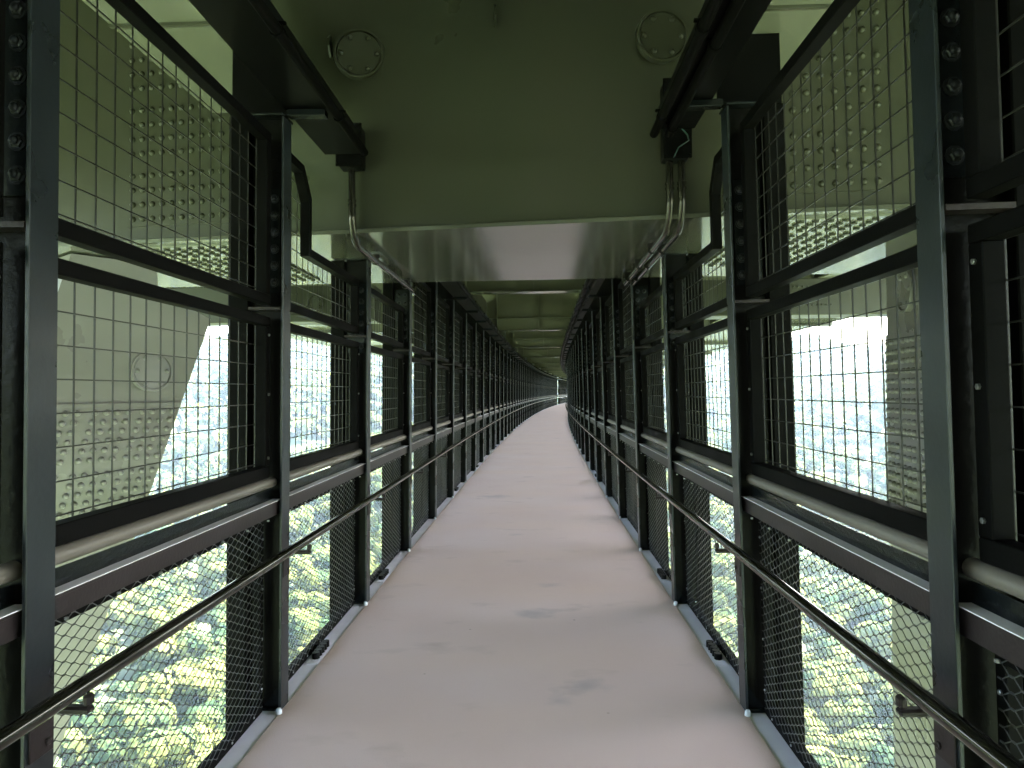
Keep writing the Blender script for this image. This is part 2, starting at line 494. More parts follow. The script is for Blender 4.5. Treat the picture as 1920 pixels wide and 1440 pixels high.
def make_mid(sd):
    t = empty('mesh_panel')
    u0, u1, uw = sd * .064, sd * .118, sd * .124
    mb = MB()
    mb.box(u0, u1, L0, L1, 1.178, 1.238, .003); mb.build('bottom_rail', M['frame'], t)
    mb = MB(); mb.box(u0, u1, L0, L1, 1.945, 1.992, .003); mb.build('top_rail', M['frame'], t)
    for a in (L0, L1 - .055):
        mb = MB(); mb.box(u0, u1, a, a + .055, 1.2385, 1.9445, .003)
        mb.cur = 1
        for zz in (1.28, 1.6, 1.9): mb.bolt((u0, a + .03, zz), (-sd, 0, 0), .008, .007, False)
        mb.build('side_rail', M['frame'], t, M['screw'])
    mb = MB(); grid_wires(mb, uw, L0, L1, 1.2, 1.97); mb.build('wire_grid', M['wire'], t)
    return t
def make_upper(sd, kind='full'):
    t = empty('mesh_panel')
    u0, u1, uw = sd * .064, sd * .118, sd * .124
    zb = 2.055; zt = 2.93
    mb = MB(); mb.box(u0, u1, L0, L1, zb, zb + .05, .003); mb.build('bottom_rail', M['frame'], t)
    if kind == 'full':
        mb = MB(); mb.box(u0, u1, L0, L1, zt - .05, zt, .003); mb.build('top_rail', M['frame'], t)
        for a in (L0, L1 - .055):
            mb = MB(); mb.box(u0, u1, a, a + .055, zb + .0505, zt - .0505, .003); mb.build('side_rail', M['frame'], t)
        mb = MB(); grid_wires(mb, uw, L0, L1, zb + .03, zt - .03); mb.build('wire_grid', M['wire'], t)
    elif kind == 'step':     # tall in front of the box beam, cut down under it
        yc, zl = STEP_Y, 2.47
        mb = MB()
        pts = [(L0, zt), (yc - .14, zt), (yc, zt - .16), (yc, zl), (L1, zl), (L1, zl - .05), (yc - .05, zl - .05), (yc - .05, zt - .19), (yc - .17, zt - .05), (L0, zt - .05)]
        mb.prism(pts, 'x', u0, u1); mb.build('top_rail', M['frame'], t)
        mb = MB(); mb.box(u0, u1, L0, L0 + .055, zb + .0505, zt - .0505, .003); mb.build('side_rail', M['frame'], t)
        mb = MB(); mb.box(u0, u1, L1 - .055, L1, zb + .0505, zl - .0505, .003); mb.build('side_rail', M['frame'], t)
        mb = MB(); grid_wires(mb, uw, L0, yc, zb + .03, zt - .05); grid_wires(mb, uw, yc - .04, L1, zb + .03, zl - .03)
        mb.build('wire_grid', M['wire'], t)
    else:
        zl = 2.47
        mb = MB(); mb.box(u0, u1, L0, L1, zl - .05, zl, .003); mb.build('top_rail', M['frame'], t)
        for a in (L0, L1 - .055):
            mb = MB(); mb.box(u0, u1, a, a + .055, zb + .0505, zl - .0505, .003); mb.build('side_rail', M['frame'], t)
        mb = MB(); grid_wires(mb, uw, L0, L1, zb + .03, zl - .03); mb.build('wire_grid', M['wire'], t)
    return t
STEP_Y = .60
def make_lower(sd):
    t = empty('expanded_mesh_panel')
    u0, u1, uw = sd * .092, sd * .132, sd * .090
    mb = MB(); mb.box(u0, u1, L0, L1, -.003, .045, .003)
    mb.cur = 1
    for i in range(7): mb.bolt((u0, .14 + i * .25, .02), (-sd, 0, 0), .006, .005, False)
    mb.build('bottom_rail', M['frame'], t, M['screw'])
    mb = MB(); mb.box(u0, u1, L0, L1, .94, 1.0, .003); mb.cur = 1
    for i in range(7): mb.bolt((u0 - sd * .066, .14 + i * .25, .985), (0, 0, -1), .006, .008, False)
    mb.build('top_rail', M['frame'], t, M['screw'])
    for a in (L0, L1 - .04):
        mb = MB(); mb.box(u0, u1, a, a + .04, .0455, .9395, .003)
        mb.cur = 1
        for i in range(4): mb.bolt((u0, a + .02, .12 + i * .25), (-sd, 0, 0), .007, .006, False)
        mb.build('side_rail', M['frame'], t, M['screw'])
    # expanded metal
    mb = MB(); lw, sw = .084, .038
    ny = int((L1 - L0) / (lw / 2)); nz = int((1.0 - .03) / (sw / 2))
    vs = []; es = []
    for j in range(0, nz, 1):
        for i in range(ny):
            y = L0 + i * lw / 2; z = .03 + j * sw / 2
            if (i + j) % 2 == 0:
                strand(mb, (uw, y + .006, z), (uw + .002, y + lw / 2 - .006, z + sw / 2), .0025, .002)
            else:
                strand(mb, (uw, y + .006, z + sw / 2), (uw + .002, y + lw / 2 - .006, z), .0025, .002)
    for j in range(nz):
        for i in range(ny + 1):
            if (i + j) % 2 == 0:
                y = L0 + i * lw / 2; z = .03 + j * sw / 2
                mb.box(uw - .0012, uw + .003, max(L0, y - .007), min(L1, y + .007), z - .0022, z + .0022)
    mb.build('expanded_mesh', M['mesh'], t)
    return t

SIDE = {-1: 'left', 1: 'right'}
for sd in (-1, 1):
    word = SIDE[sd]; N = NL if sd < 0 else NR
    p_full = make_post(sd); p_short = make_post(sd, True)
    mid0 = make_mid(sd); up0 = make_upper(sd, 'full'); low0 = make_lower(sd)
    used = {id(p_full): False, id(p_short): False, id(mid0): False, id(up0): False, id(low0): False}
    def inst(proto):
        if not used[id(proto)]:
            used[id(proto)] = True
            return proto
        return copy_tree(proto)
    for k in list(range(1, N + 1)) + list(range(0, -NB, -1)):
        s_ = k * DB
        if sd < 0 and k in (48, 49): continue
        o = inst(p_short if k == 3 else p_full)
        o.location = P(s_, sd * HALF); o.rotation_euler = (0, -sd * LEAN[sd], rz(s_))
        if k == 3: lab = 'third dark steel post of the %s wall, shorter, ending under the box beam' % word
        elif k < 1: lab = 'dark steel post of the %s wall where it runs on behind the viewer' % word
        elif k < 26: lab = '%s dark steel post from the viewer in the %s wall' % (ORD[k], word)
        else: lab = 'far dark post beyond the twenty-fifth where the %s wall curves away' % word
        tag(o, lab, 'steel post', 'dark posts of the %s wall' % word)
    for b in list(range(0, N)) + list(range(-1, -NB, -1)):       # bay b lies between post b and b+1
        s_ = b * DB
        loc = P(s_, sd * HALF); rot = (0, -sd * LEAN[sd], -(s_ + DB / 2) / RC)
        nm = ORD[b + 1] if 0 <= b < 25 else ''
        where = ('%s bay of the %s wall' % (nm, word)) if nm else ('far end of the curving %s wall' % word if b > 0 else '%s wall behind the viewer' % word)
        if b == 0 and sd < 0: pass
        if b in GAP_BAYS and sd < 0: continue
        if b == 2: um = make_upper(sd, 'step'); lab = 'upper wire panel with stepped top rail, %s' % where
        elif b == 3: um = make_upper(sd, 'low'); lab = 'low wire mesh panel tucked under the box beam, %s' % where
        else: um = inst(up0); lab = 'upper wire grid panel, %s' % where
        um.location = loc; um.rotation_euler = rot
        tag(um, lab, 'mesh panel', 'upper wire grid panels of the %s wall' % word)
        o = inst(mid0); o.location = loc; o.rotation_euler = rot
        tag(o, 'middle wire grid panel, %s' % where, 'mesh panel', 'middle wire grid panels of the %s wall' % word)
        o = inst(low0); o.location = loc; o.rotation_euler = rot
        tag(o, 'low diamond mesh panel, %s' % where, 'mesh panel', 'diamond mesh panels of the %s wall' % word)

    # long members
    s1 = N * DB + .2; s0 = S_BACK
    t = empty('guard_rail', P(0, sd * HALF)); inv = t.location.copy()
    tag(t, 'beige pipe with dark rail and brown ledge below it along the %s wall' % word, 'guard rail')
    def part(mb, name, mat, par=t, off=None):
        off = off or inv
        mb.v = [tuple(Vector(v) - off) for v in mb.v]
        return mb.build(name, mat, par)
    mb = MB(); curve_tube(mb, sd * (HALF + .055), 1.152, s0, s1, .026, 14); part(mb, 'pipe', M['pipe'])
    mb = MB(); sweep(mb, rect(*sorted((sd * (HALF + .052), sd * (HALF + .057))), 1.062, 1.118), s0, s1); part(mb, 'dark_rail', M['dark'])
    a = HALF - .0
    mb = MB(); sweep(mb, rect(*sorted((sd * (HALF + .014), sd * (HALF + .0575))), 1.050, 1.0615), s0, s1)
    sweep(mb, rect(*sorted((sd * (HALF + .014), sd * (HALF + .019))), .992, 1.0497), s0, s1)
    part(mb, 'ledge', M['brown'])
    mb = MB(); sweep(mb, rect(*sorted((sd * (HALF + .006), sd * (HALF + .0515))), 1.0618, 1.0645), s0, s1); part(mb, 'ledge_top', M['lit_dust'])

    # thin steel handrail
    mb = MB(); curve_tube(mb, sd * (HALF - HR[sd]), .85, s0 - 1, s1, .0225, 20)
    o = mb.build('handrail', M['steel'])
    tag(o, 'thin dark glossy steel handrail running along the %s wall' % word, 'handrail')

    # cable tray + conduits
    li, lo = (.262, .03) if sd < 0 else (.32, .115)
    def tray(sa, sb, lab, ncond):
        t = empty('cable_tray', P(sa, sd * (HALF - .15), 3.07)); off = t.location.copy()
        tag(t, lab, 'cable tray')
        a, b = sd * (HALF - li), sd * (HALF - lo)
        mb = MB(); sweep(mb, rect(min(a, b), max(a, b), 3.068, 3.073), sa, sb)
        for q in (a, b): sweep(mb, rect(q - .003, q + .003, 3.0735, 3.17), sa, sb)
        part(mb, 'tray', M['black'], t, off)
        for i in range(ncond):
            mb = MB()
            lc = sd * (HALF - li - .012 + i * .085 + (.0 if ncond == 1 else -.01))
            zc = 3.04 if ncond == 2 else 3.075
            curve_tube(mb, lc, zc, sa, sb, .024, 10)
            ss = max(sa, -3) + .4
            while ss < min(sb, max(sa, -3) + 30):
                c = P(ss, lc, zc); mb.tube([c + Vector((0, -.012, 0)), c + Vector((0, .012, 0))], .031, 8)
                mb.box(c.x - .036, c.x + .036, c.y - .008, c.y + .008, c.z + .024, c.z + .034)
                ss += .905 if i == 0 else .93
            part(mb, 'conduit', M['frame'], t, off)
    tray(s0, (4.30 if sd < 0 else 4.0), 'black cable tray high on the %s wall in front of the box beam' % word, 1 if sd < 0 else 2)
    tray(6.75, s1, 'black cable tray curving away along the %s wall beyond the box beam' % word, 1 if sd < 0 else 2)

# black bolt clusters on the kerb strips
first = None
for sd, ks in ((-1, (2, 3, 6, 8, 11)), (1, (2, 3, 7, 10))):
    for i, k in enumerate(ks):
        if first is None:
            first = empty('bolt_cluster')
            mb = MB()
            for j in range(5): mb.tube([(-.0, -.10 + j * .05, .004), (.0, -.10 + j * .05, .040)], .024, 8)
            mb.build('bolts', M['black'], first)
            mb = MB(); mb.box(-.036, .036, -.19, .14, 0.0, .004, .001); mb.build('joint_plate', M['kerb'], first)
            o = first
        else: o = copy_tree(first)
        o.location = P((k + .42) * DB, sd * (HALF + .045), -.0035); o.rotation_euler = (0, 0, rz(k * DB))
        tag(o, 'row of black bolt heads on the pale %s edge strip in the %s bay' % (SIDE[sd], ORD[k + 1]), 'bolts', 'black bolt rows on the floor edging')

# ------------------------------------------------------------------ box crossbeam right above
BB = 2.655; BT = 5.4
FL, FR_ = Vector((-4.2, 4.95)), Vector((4.2, 3.93))      # bottom front edge in plan
BL, BR = Vector((-4.2, 6.62)), Vector((4.2, 6.35))
def front_y(x): return FL.y + (FR_.y - FL.y) * (x - FL.x) / (FR_.x - FL.x)
FN = Vector((FL.y - FR_.y, FL.x - FR_.x, 0)).normalized()   # pointing to the camera
if FN.y > 0: FN = -FN
t = empty('box_crossbeam', (0, 5.4, BB)); off = t.location.copy()
tag(t, 'broad olive steel box beam crossing close overhead with round covers on its face', 'box beam')
def lpart(mb, name, mat, par, off=off):
    mb.v = [tuple(Vector(v) - off) for v in mb.v]
    return mb.build(name, mat, par)
mb = MB()
T = .02
v = [(FL.x, FL.y, BB), (FR_.x, FR_.y, BB), (BR.x, BR.y, BB), (BL.x, BL.y, BB)]
mb.add(v + [(a, b, BT) for a, b, c in v], [(4, 5, 6, 7), (0, 1, 5, 4), (1, 2, 6, 5), (2, 3, 7, 6), (3, 0, 4, 7)])
lpart(mb, 'web_plate', M['olivem'], t)
mb = MB()
g = .055
v = [(FL.x, FL.y - g, BB), (FR_.x, FR_.y - g, BB), (BR.x, BR.y + g, BB), (BL.x, BL.y + g, BB)]
mb.add([(a, b, BB - .0) for a, b, c in v] + [(a, b, BB - .024) for a, b, c in v], [(0, 1, 2, 3), (4, 7, 6, 5), (0, 4, 5, 1), (1, 5, 6, 2), (2, 6, 7, 3), (3, 7, 4, 0)])
lpart(mb, 'bottom_flange', M['olive'], t)
# small web-to-flange weld bead
mb = MB(); mb.tube([(FL.x, FL.y - .004, BB + .006), (FR_.x, FR_.y - .004, BB + .006)], .009, 6); lpart(mb, 'weld_bead', M['olivem'], t)
TAN = Vector((FR_.x - FL.x, FR_.y - FL.y, 0)).normalized()
def cover(par, c, nrm, r, mat, off, nb=6, rot=30):
    mb = MB(); mb.disc(c, nrm, r, .045, lip=1); 
    mb.v = [tuple(Vector(q) - off) for q in mb.v]
    cv = mb.build('access_cover', mat, par)
    u = Vector(nrm).cross(Vector((0, 0, 1))).normalized(); w_ = Vector(nrm).cross(u)
    for i in range(nb):
        a = R(rot + i * 360 / nb); m2 = MB()
        m2.dome(Vector(c) + Vector(nrm) * .034 + (u * math.cos(a) + w_ * math.sin(a)) * r * .70 - off, nrm, r * .11, .02)
        m2.build('bolt', mat, cv)
for x, z in ((-1.10, 3.80), (0.81, 3.75)):
    c = Vector((x, front_y(x), z)); cover(t, c, FN, .163, M['olivem'], off, rot=0)
for x, z in ((-1.30, 3.88), (-.21, 3.98)):
    c = Vector((x, front_y(x), z)); mb = MB()
    u = FN
    for dz in (-1,):
        pts = [c + FN * 0 + Vector((0, 0, .075)), c + FN * .075 + Vector((0, 0, .02)), c + FN * .075 + Vector((0, 0, -.03)), c + Vector((0, 0, -.075))]
        q = TAN * .007
        mb.add([p - q for p in pts] + [p + q for p in pts], [(0, 1, 2, 3), (7, 6, 5, 4), (0, 4, 5, 1), (1, 5, 6, 2), (2, 6, 7, 3), (3, 7, 4, 0)])
    lpart(mb, 'lifting_lug', M['olivem'], t)
# splice plates on the face and under the flange with their bolts
def face_splice(x0, x1, z0, z1, dx, dz, skipz=()):
    mb = MB()
    def F(x, z, o=0.0): return Vector((x, front_y(x), z)) + FN * o
    a = [F(x0, z0), F(x1, z0), F(x1, z1), F(x0, z1)]; b_ = [p + FN * .012 for p in a]
    mb.add(a + b_, [(4, 5, 6, 7), (0, 1, 5, 4), (1, 2, 6, 5), (2, 3, 7, 6), (3, 0, 4, 7)])
    nx = int((x1 - x0 - .06) / dx) + 1; z = z0 + .05; j = 0
    while z < z1 - .02:
        for i in range(nx):
            mb.dome(F(x0 + .04 + i * dx, z, .012), FN, .021, .02, 8)
        z += dz; j += 1
        if j % 4 == 0: z += dz * .55
    lpart(mb, 'splice_plate', M['olivem'], t)
face_splice(-2.75, -1.98, BB + .10, BB + 1.36, .072, .098)
face_splice(1.44, 2.06, BB + .10, BB + 1.34, .078, .098)
def soffit_splice(x0, x1, dx, y0f, y1f):
    mb = MB(); m2 = MB()
    z = BB - .0245
    ya = lambda x: front_y(x) + y0f
    v = [(x0, ya(x0), z), (x1, ya(x1), z), (x1, ya(x1) + y1f, z), (x0, ya(x0) + y1f, z)]
    mb.add(v + [(a, b, z - .014) for a, b, c in v], [(4, 5, 6, 7), (0, 1, 5, 4), (1, 2, 6, 5), (2, 3, 7, 6), (3, 0, 4, 7)])
    y = .05; j = 0
    while y < y1f - .03:
        i = 0
        while x0 + .05 + i * dx < x1:
            x = x0 + .05 + i * dx; m2.bolt((x, ya(x) + y, z - .0142), (0, 0, -1), .021, .012, False, 10); i += 1
        y += .085; j += 1
        if j % 4 == 0: y += .06
    nf = len(mb.f); mb.add(m2.v, m2.f)
    o = lpart(mb, 'splice_plate', M['soffit'], t)
    o.data.materials.append(M['boltshade'])
    mi = np.zeros(len(o.data.polygons), dtype=np.int32); mi[nf:] = 1
    o.data.polygons.foreach_set('material_index', mi)
soffit_splice(-2.75, -1.9, .085, .06, 1.62)
soffit_splice(1.42, 2.15, .085, .06, 1.55)

# junction boxes and down-going conduits at the box face
for sd, x, zc in ((-1, -1.14, 3.17), (1, .87, 3.20)):
    yb = front_y(x)
    t = empty('junction_box', (x, yb - .1, zc)); off2 = t.location.copy()
    tag(t, 'black junction box on the box beam face above the %s conduit bend' % SIDE[sd], 'junction box')
    hz = .13 if sd < 0 else .23
    mb = MB(); mb.box(-.075, .075, -.045, .09, -hz, hz, .008)
    mb.build('body', M['black'], t)
    mb = MB(); mb.box(-.083, .083, -.058, -.0455, -hz - .006, hz + .006, .004)
    for a in (-1, 1):
        for b in (-1, 0, 1): mb.dome((a * .07, -.058, b * (hz - .01)), (0, -1, 0), .007, .006)
    mb.build('lid', M['frame'], t)
    if sd > 0:
        mb = MB(); mb.tube([(.0, -.07, .05), (.01, -.075, -.06), (.05, -.08, -.11), (.06, -.07, -.14), (.0, -.075, -.18), (-.03, -.07, -.24)], .004, 6); mb.build('green_wire', M['cable'], t)
    offs = (0,) if sd < 0 else (-.035, .035)
    for i, dx in enumerate(offs):
        xc = x + dx
        y0 = front_y(xc) - .075
        pts = [(xc, y0, zc - hz - .002), (xc, y0, 2.86), (xc, y0, 2.74)]
        for q in range(1, 9):
            a = R(90 * q / 8); pts.append((xc - sd * 0 + sd * .0 * q, y0 + .17 * (1 - math.cos(a)), 2.74 - .17 * math.sin(a)))
        xe = xc + (0.02 if sd < 0 else .02)
        for q in range(1, 6): pts.append((xc + (xe - xc) * q / 5, y0 + .17 + (2.0 - .0) * q / 5, 2.57))
        for q in range(1, 6):
            a = R(90 * q / 5); pts.append((xe, y0 + .17 + 2.0 + .15 * math.sin(a), 2.57 + .15 * (1 - math.cos(a))))
        pts.append((xe, y0 + 2.32, 3.05))
        mb = MB(); mb.tube(pts, .023, 12)
        for yy in (2.9, .5, 1.1, 1.7):
            if yy < 2: c = Vector((xc, y0 + .17 + yy, 2.57)); mb.tube([c + Vector((0, -.012, 0)), c + Vector((0, .012, 0))], .029, 10); mb.box(c.x - .03, c.x + .03, c.y - .01, c.y + .01, c.z + .024, c.z + .05)
        for zz in (2.80, 2.83): mb.tube([(xc, y0, zz), (xc, y0, zz + .012)], .028, 12)
        o = mb.build('conduit_pipe', M['steel'])
        tag(o, ('%s steel conduit bending down below the box beam on the %s' % (('single', 'left')[0] if sd < 0 else ('inner', 'outer')[i], SIDE[sd])), 'conduit')

# ------------------------------------------------------------------ longitudinal stringers (posts hang from them)
for sd in (-1, 1):
    for i, (a, b) in enumerate(((-24, None), (6.75, 112 if sd < 0 else 70))):
        l0, l1 = (1.20, 1.90) if sd < 0 else (1.12, 1.60)
        if b is None: b = 4.45 if sd < 0 else 4.05
        mb = MB(); l0, l1 = sorted((sd * l0, sd * l1))
        t = empty('stringer', P(a, sd * 1.5, 3.4)); off2 = t.location.copy()
        mb = MB(); sweep(mb, rect(l0, l1, 3.40, 3.42), a, b); lpart(mb, 'bottom_flange', M['soffit'], t, off2)
        mb = MB(); lm = (l0 + l1) / 2; sweep(mb, rect(lm - .01, lm + .01, 3.4205, 4.4), a, b); lpart(mb, 'web', M['olivem'], t, off2)
        if i == 0:
            for q in (1.9, 3.35):
                mb = MB(); sweep(mb, rect(l0, l1, 3.385, 3.3995), q, q + .02); lpart(mb, 'joint_strip', M['olivem'], t, off2)
        tag(t, '%s olive stringer above the %s wall %s the box beam' % (('short', 'long')[i], SIDE[sd], ('in front of', 'beyond')[i]), 'steel beam', 'stringers above the walls')

# ------------------------------------------------------------------ I crossbeams further on
proto = None
for i in range(12):
    s_ = 13.6 + i * 8.5
    if proto is None:
        t = empty('crossbeam')
        mb = MB(); mb.box(-9, 9, -.008, .008, 3.525, 6.1); mb.build('web', M['beam'], t)
        mb = MB(); mb.box(-9, 9, -.16, .16, 3.50, 3.5245, .004); mb.build('bottom_flange', M['olive'], t)
        mb = MB(); mb.box(-9, 9, -.09, -.0085, 3.89, 3.902); mb.build('stiffener', M['beam'], t)
        for x in (-6.5, -5.2, -3.9, -2.55, -1.23, .07, 1.4, 2.7, 4, 5.3, 6.6):
            mb = MB(); mb.box(x - .007, x + .007, -.13, -.0905 if False else -.0085, 3.9025, 6.0); mb.box(x - .007, x + .007, -.12, -.0085, 3.5255, 3.8895); mb.build('stiffener', M['beam'], t)
        proto = t
    else: t = copy_tree(proto)
    t.location = P(s_, 0); t.rotation_euler = (0, 0, rz(s_))
    lab = '%s olive plate girder crossing overhead beyond the box beam' % ORD[i + 1] if i < 7 else 'far thin olive girder crossing overhead beyond the seventh one'
    tag(t, lab, 'crossbeam', 'plate girders crossing overhead')

# deck slab and outer chords
mb = MB(); sweep(mb, rect(-9.6, 9.6, 6.1, 6.5), -60, 125, 5); tag(mb.build('road_deck', M['deck']), kind='structure')
for sd in (-1, 1):
    l0, l1 = sorted((sd * 5.3, sd * 9.0))
    t = empty('edge_girder', P(0, sd * 7, 3.6)); off2 = t.location.copy()
    tag(t, 'broad pale olive edge girder outside and above the %s wall' % SIDE[sd], 'girder')
    mb = MB(); sweep(mb, rect(l0, l1, 3.62, 3.645), -60, 120, 5); lpart(mb, 'bottom_flange', M['soffit'], t, off2)
    mb = MB(); sweep(mb, rect(sd * 5.6 - .01, sd * 5.6 + .01, 3.6455, 6.09), -60, 120, 5); lpart(mb, 'inner_web', M['olivem'], t, off2)
    mb = MB(); sweep(mb, rect(sd * 8.8 - .01, sd * 8.8 + .01, 3.6455, 6.09), -60, 120, 5); lpart(mb, 'outer_web', M['olivem'], t, off2)
    mb = MB()
    for s_ in ((11.5, 22) if sd < 0 else (10.5, 21)):
        sweep(mb, rect(l0 + .25, l1 - .25, 3.605, 3.6195), s_, s_ + 1.6)
        for i in range(30):
            for j in range(12):
                l_ = l0 + .35 + i * .105; q = s_ + .1 + j * .12 + (.1 if j > 5 else 0)
                if l_ < l1 - .3: mb.dome(P(q, l_, 3.605), (0, 0, -1), .028, .03, 6)
    lpart(mb, 'splice_plate', M['olivem'], t, off2)

# outer struts with a bolt column, seen through the second bays
for sd in (-1, 1):
    t = empty('bracing_strut', (sd * 2.0, 8.55, 2.5))
    tag(t, 'dull olive cross strut with bolts beyond the box beam outside the %s wall' % SIDE[sd], 'steel strut')
    mb = MB(); mb.box(sd * -.1, sd * 4.2, 0, .4, -.02, .42, .01); mb.build('box_section', M['olivem'], t)
    mb = MB()
    for i in range(5): mb.dome((sd * .42, 0, .03 + i * .085), (0, -1, 0), .024, .022, 8)
    for i in range(14):
        for j in range(3): mb.dome((sd * (.85 + i * .055), 0, .1 + j * .11), (0, -1, 0), .014, .014, 6)
    mb.build('bolt_rows', M['olivem'], t)
    cover(t, Vector((sd * .62, 0, .2)) * 1.0, Vector((0, -1, 0)), .09, M['olivem'], Vector((0, 0, 0)))

# ------------------------------------------------------------------ legs / braces outside
BSP = .082
def leg(lab, far, vdir, width, slope, he, ztop, seam, low, rows, rowp, groups, cov):
    """far: plan position of the far edge at height he; vdir: plan direction of the face towards the viewer"""
    v = Vector((vdir[0], vdir[1], 0)).normalized()
    n = Vector((v.y, -v.x, 0))
    mid = Vector((far[0], far[1], 0)) + v * width / 2
    if n.dot(mid) > 0: n = -n                         # face normal looks at the walkway
    def F(a, z, o=0.0): return Vector((far[0] - (he - z) * slope, far[1], z)) + v * a + n * o
    off2 = F(0, 0)
    t = empty('brace_leg', off2); tag(t, lab, 'steel leg')
    prof = [(0, -70), (0, he), ] + ztop + [(width, -70)]
    mb = MB(); m_ = len(prof)
    mb.add([F(a, z) for a, z in prof] + [F(a, z, -.95) for a, z in prof],
           [tuple(range(m_))[::-1], tuple(range(m_, 2 * m_))] + [(i, (i + 1) % m_, m_ + (i + 1) % m_, m_ + i) for i in range(m_)])
    lpart(mb, 'box_section', M['leg'], t, off2)
    cover(t, F(*cov), n, .165, M['leg'], off2, rot=0)
    mb = MB(); q = [(-.0 + .006, seam), (.006, low), (width - .006, low), (width - .006, seam)]
    mb.add([F(a, z, .0003) for a, z in q] + [F(a, z, .014) for a, z in q], [(4, 5, 6, 7), (0, 1, 5, 4), (1, 2, 6, 5), (2, 3, 7, 6), (3, 0, 4, 7)])
    for j in range(rows):
        z = seam - .07 - j * rowp - (.045 if j > rows // 2 else 0)
        for g0, cnt in groups:
            for i in range(cnt): mb.dome(F(g0 + i * BSP, z, .014), n, .024, .028, 10)
    lpart(mb, 'splice_plate', M['leg'], t, off2)
leg('leaning grey box leg with round cover and bolted splice outside the left wall', (-2.70, 5.9), (-.60, -.80), 1.18, .364, 2.24,
    [(.50, 2.42), (.58, 2.62), (1.18, 2.62)], 1.545, .62, 11, .074, ((.06, 4), (.41, 4), (.78, 5)), (.345, 1.80))
BSP = .10
leg('upright grey box leg with round cover and dense bolted splice outside the right wall', (2.91, 5.9), (-.156, -.988), 1.25, .0, 2.62,
    [(1.25, 2.62)], 2.03, .55, 18, .077, ((.07, 3), (.42, 3), (.80, 3)), (.50, 2.33))

# ------------------------------------------------------------------ terrain and forest
def noise2(x, y):
    return (np.sin(x * .031 + 1.3) * np.cos(y * .027 - .4) * 6 + np.sin(x * .011 - y * .017) * 9 + np.sin(x * .083 + y * .06) * 1.6 + np.cos(y * .11 - x * .05) * 1.2)
def gh(x, y):
    r = np.hypot(x, y)
    k = np.clip((r - 110) / 800, 0, 1); k = k * k * (3 - 2 * k)
    side = 1 + .06 * np.tanh(-x / 150)
    return -84 + 120 * k * side + noise2(x, y) * (.5 + .9 * k)
n = 220
g1 = np.sign(np.linspace(-1, 1, n)) * np.abs(np.linspace(-1, 1, n)) ** 1.9 * 1600
X, Y = np.meshgrid(g1, g1)
Zt = gh(X, Y)
vv = np.stack([X.ravel(), Y.ravel(), Zt.ravel()], 1)
ii = np.arange(n * n).reshape(n, n)
ff = np.stack([ii[:-1, :-1].ravel(), ii[:-1, 1:].ravel(), ii[1:, 1:].ravel(), ii[1:, :-1].ravel()], 1)
def np_mesh(name, v, f, mat, smooth=False):
    me = bpy.data.meshes.new(name)
    me.vertices.add(len(v)); me.vertices.foreach_set('co', np.ascontiguousarray(v, dtype=np.float32).ravel())
    me.loops.add(f.size); me.loops.foreach_set('vertex_index', np.ascontiguousarray(f, dtype=np.int32).ravel())
    me.polygons.add(len(f)); me.polygons.foreach_set('loop_start', np.arange(len(f), dtype=np.int32) * f.shape[1])
    me.update(calc_edges=True); me.validate()
    me.materials.append(mat)
    o = bpy.data.objects.new(name, me); COL.objects.link(o)
    return o
tag(np_mesh('ground', vv, ff, M['ground']), kind='structure')

def crowns(cx, cy, cz, rad, nl, ls):
    """leaf faces over lumpy crowns; arrays of trees"""
    nt_ = len(cx)
    # every crown is a handful of sub-lobes
    lobes = 7
    la = RNG.uniform(0, 2 * np.pi, (nt_, lobes)); lr = RNG.uniform(.15, .62, (nt_, lobes)); lz = RNG.uniform(-.25, .65, (nt_, lobes))
    lrad = RNG.uniform(.34, .55, (nt_, lobes))
    pick = RNG.integers(0, lobes, (nt_, nl))
    idx = np.arange(nt_)[:, None]
    d_ = RNG.normal(size=(nt_, nl, 3)); d_ /= np.linalg.norm(d_, axis=2, keepdims=True)
    d_[..., 2] = np.where(d_[..., 2] < -.35, -d_[..., 2], d_[..., 2])
    rr = lrad[idx, pick] * RNG.uniform(.75, 1.05, (nt_, nl))
    px = np.cos(la[idx, pick]) * lr[idx, pick] + d_[..., 0] * rr
    py = np.sin(la[idx, pick]) * lr[idx, pick] + d_[..., 1] * rr
    pz = lz[idx, pick] + d_[..., 2] * rr * .9
    c = np.stack([cx[:, None] + px * rad[:, None], cy[:, None] + py * rad[:, None], cz[:, None] + pz * rad[:, None] * .9], 2).reshape(-1, 3)
    nrm = (d_ + RNG.normal(size=d_.shape) * .13).reshape(-1, 3); nrm /= np.linalg.norm(nrm, axis=1, keepdims=True)
    tdir = RNG.normal(size=nrm.shape); u = np.cross(nrm, tdir); u /= np.linalg.norm(u, axis=1, keepdims=True); v_ = np.cross(nrm, u)
    s_ = (ls * rad[:, None] * RNG.uniform(.6, 1.3, (nt_, nl))).reshape(-1, 1)
    q = np.stack([c - u * s_ - v_ * s_ * .6, c + u * s_ * .7 - v_ * s_ * .8, c + u * s_ + v_ * s_ * .7, c - u * s_ * .8 + v_ * s_], 1).reshape(-1, 3)
    f = np.arange(len(q)).reshape(-1, 4)
    return q, f
def scatter(r0, r1, step, az=66):
    gx = np.arange(-r1, r1, step); XX, YY = np.meshgrid(gx, gx)
    XX = (XX + RNG.uniform(-.45, .45, XX.shape) * step).ravel(); YY = (YY + RNG.uniform(-.45, .45, YY.shape) * step).ravel()
    rr = np.hypot(XX, YY); aa = np.degrees(np.abs(np.arctan2(XX, YY)))
    k = (rr > r0) & (rr < r1) & (aa < az)
    return XX[k], YY[k]
ROAD = [(14, 60), (30, 74), (40, 84), (52, 90), (75, 96), (110, 98)]
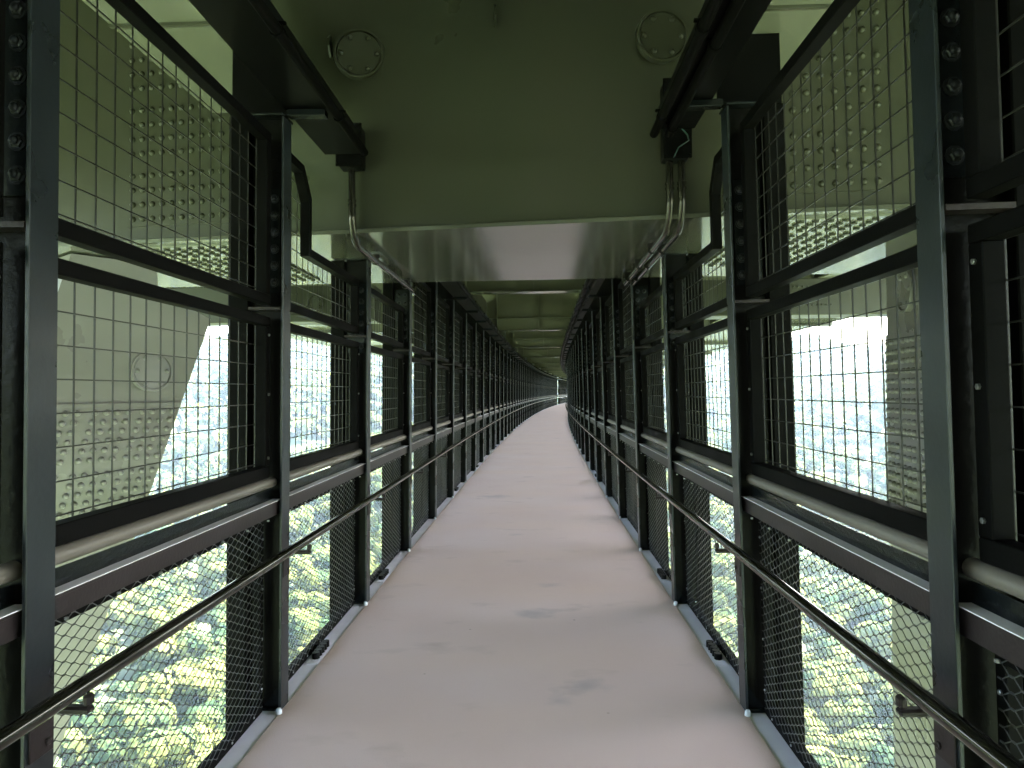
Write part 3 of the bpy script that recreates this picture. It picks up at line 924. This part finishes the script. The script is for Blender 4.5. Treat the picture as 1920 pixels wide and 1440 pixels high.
def road_dist(x, y):
    dmin = np.full(x.shape, 1e9)
    for (ax, ay), (bx_, by_) in zip(ROAD[:-1], ROAD[1:]):
        vx, vy = bx_ - ax, by_ - ay; tt = np.clip(((x - ax) * vx + (y - ay) * vy) / (vx * vx + vy * vy), 0, 1)
        dmin = np.minimum(dmin, np.hypot(x - ax - tt * vx, y - ay - tt * vy))
    return dmin
vs_, fs_, o_ = [], [], 0
for r0, r1, st, nl, ls, rmin, rmax in ((60, 260, 11.0, 1300, .068, 4.6, 10.5), (240, 450, 11, 260, .12, 5.5, 9), (450, 1000, 13.0, 40, .26, 7, 10)):
    x, y = scatter(r0, r1, st)
    k = road_dist(x, y) > 7; x, y = x[k], y[k]
    rad = RNG.uniform(rmin, rmax, len(x)); z = gh(x, y) + RNG.uniform(3, 7, len(x)) + (rad - rmin) * .9
    q, f = crowns(x, y, z, rad, nl, ls)
    vs_.append(q); fs_.append(f + o_); o_ += len(q)
fo = np_mesh('forest', np.concatenate(vs_), np.concatenate(fs_), M['leaf'])
tag(fo, 'sunlit green broadleaf forest covering the valley sides outside both walls', 'forest', kind='stuff')
# gravel road
vs = []
pts = []
for (ax, ay), (bx_, by_) in zip(ROAD[:-1], ROAD[1:]):
    for q in range(6): pts.append((ax + (bx_ - ax) * q / 6, ay + (by_ - ay) * q / 6))
pts.append(ROAD[-1])
for i, p in enumerate(pts):
    a = Vector(pts[max(i - 1, 0)]); b = Vector(pts[min(i + 1, len(pts) - 1)]); t_ = (b - a).normalized(); nn = Vector((-t_.y, t_.x))
    for e in (-5.0, 5.0):
        x, y = p[0] + nn.x * e, p[1] + nn.y * e
        vs.append((x, y, float(gh(np.array(p[0]), np.array(p[1]))) + 1.2))
mb = MB(); mb.add(vs, [(2 * i, 2 * i + 1, 2 * i + 3, 2 * i + 2) for i in range(len(pts) - 1)])
tag(mb.build('gravel_road', M['gravel']), kind='structure')

# ------------------------------------------------------------------ haze
def haze():
    mb = MB(); mb.box(-1700, 1700, -1700, 1700, -125, 95)
    m = bpy.data.materials.new('haze_air'); m.use_nodes = True
    t = m.node_tree; t.nodes.remove(t.nodes['Principled BSDF'])
    v = t.nodes.new('ShaderNodeVolumePrincipled')
    v.inputs['Color'].default_value = (0.60, 0.78, 0.96, 1)
    v.inputs['Density'].default_value = 0.00014
    v.inputs['Anisotropy'].default_value = 0.2
    t.links.new(v.outputs[0], t.nodes['Material Output'].inputs['Volume'])
    o = mb.build('haze', m); o.display_type = 'WIRE'
    tag(o, kind='stuff')
haze()
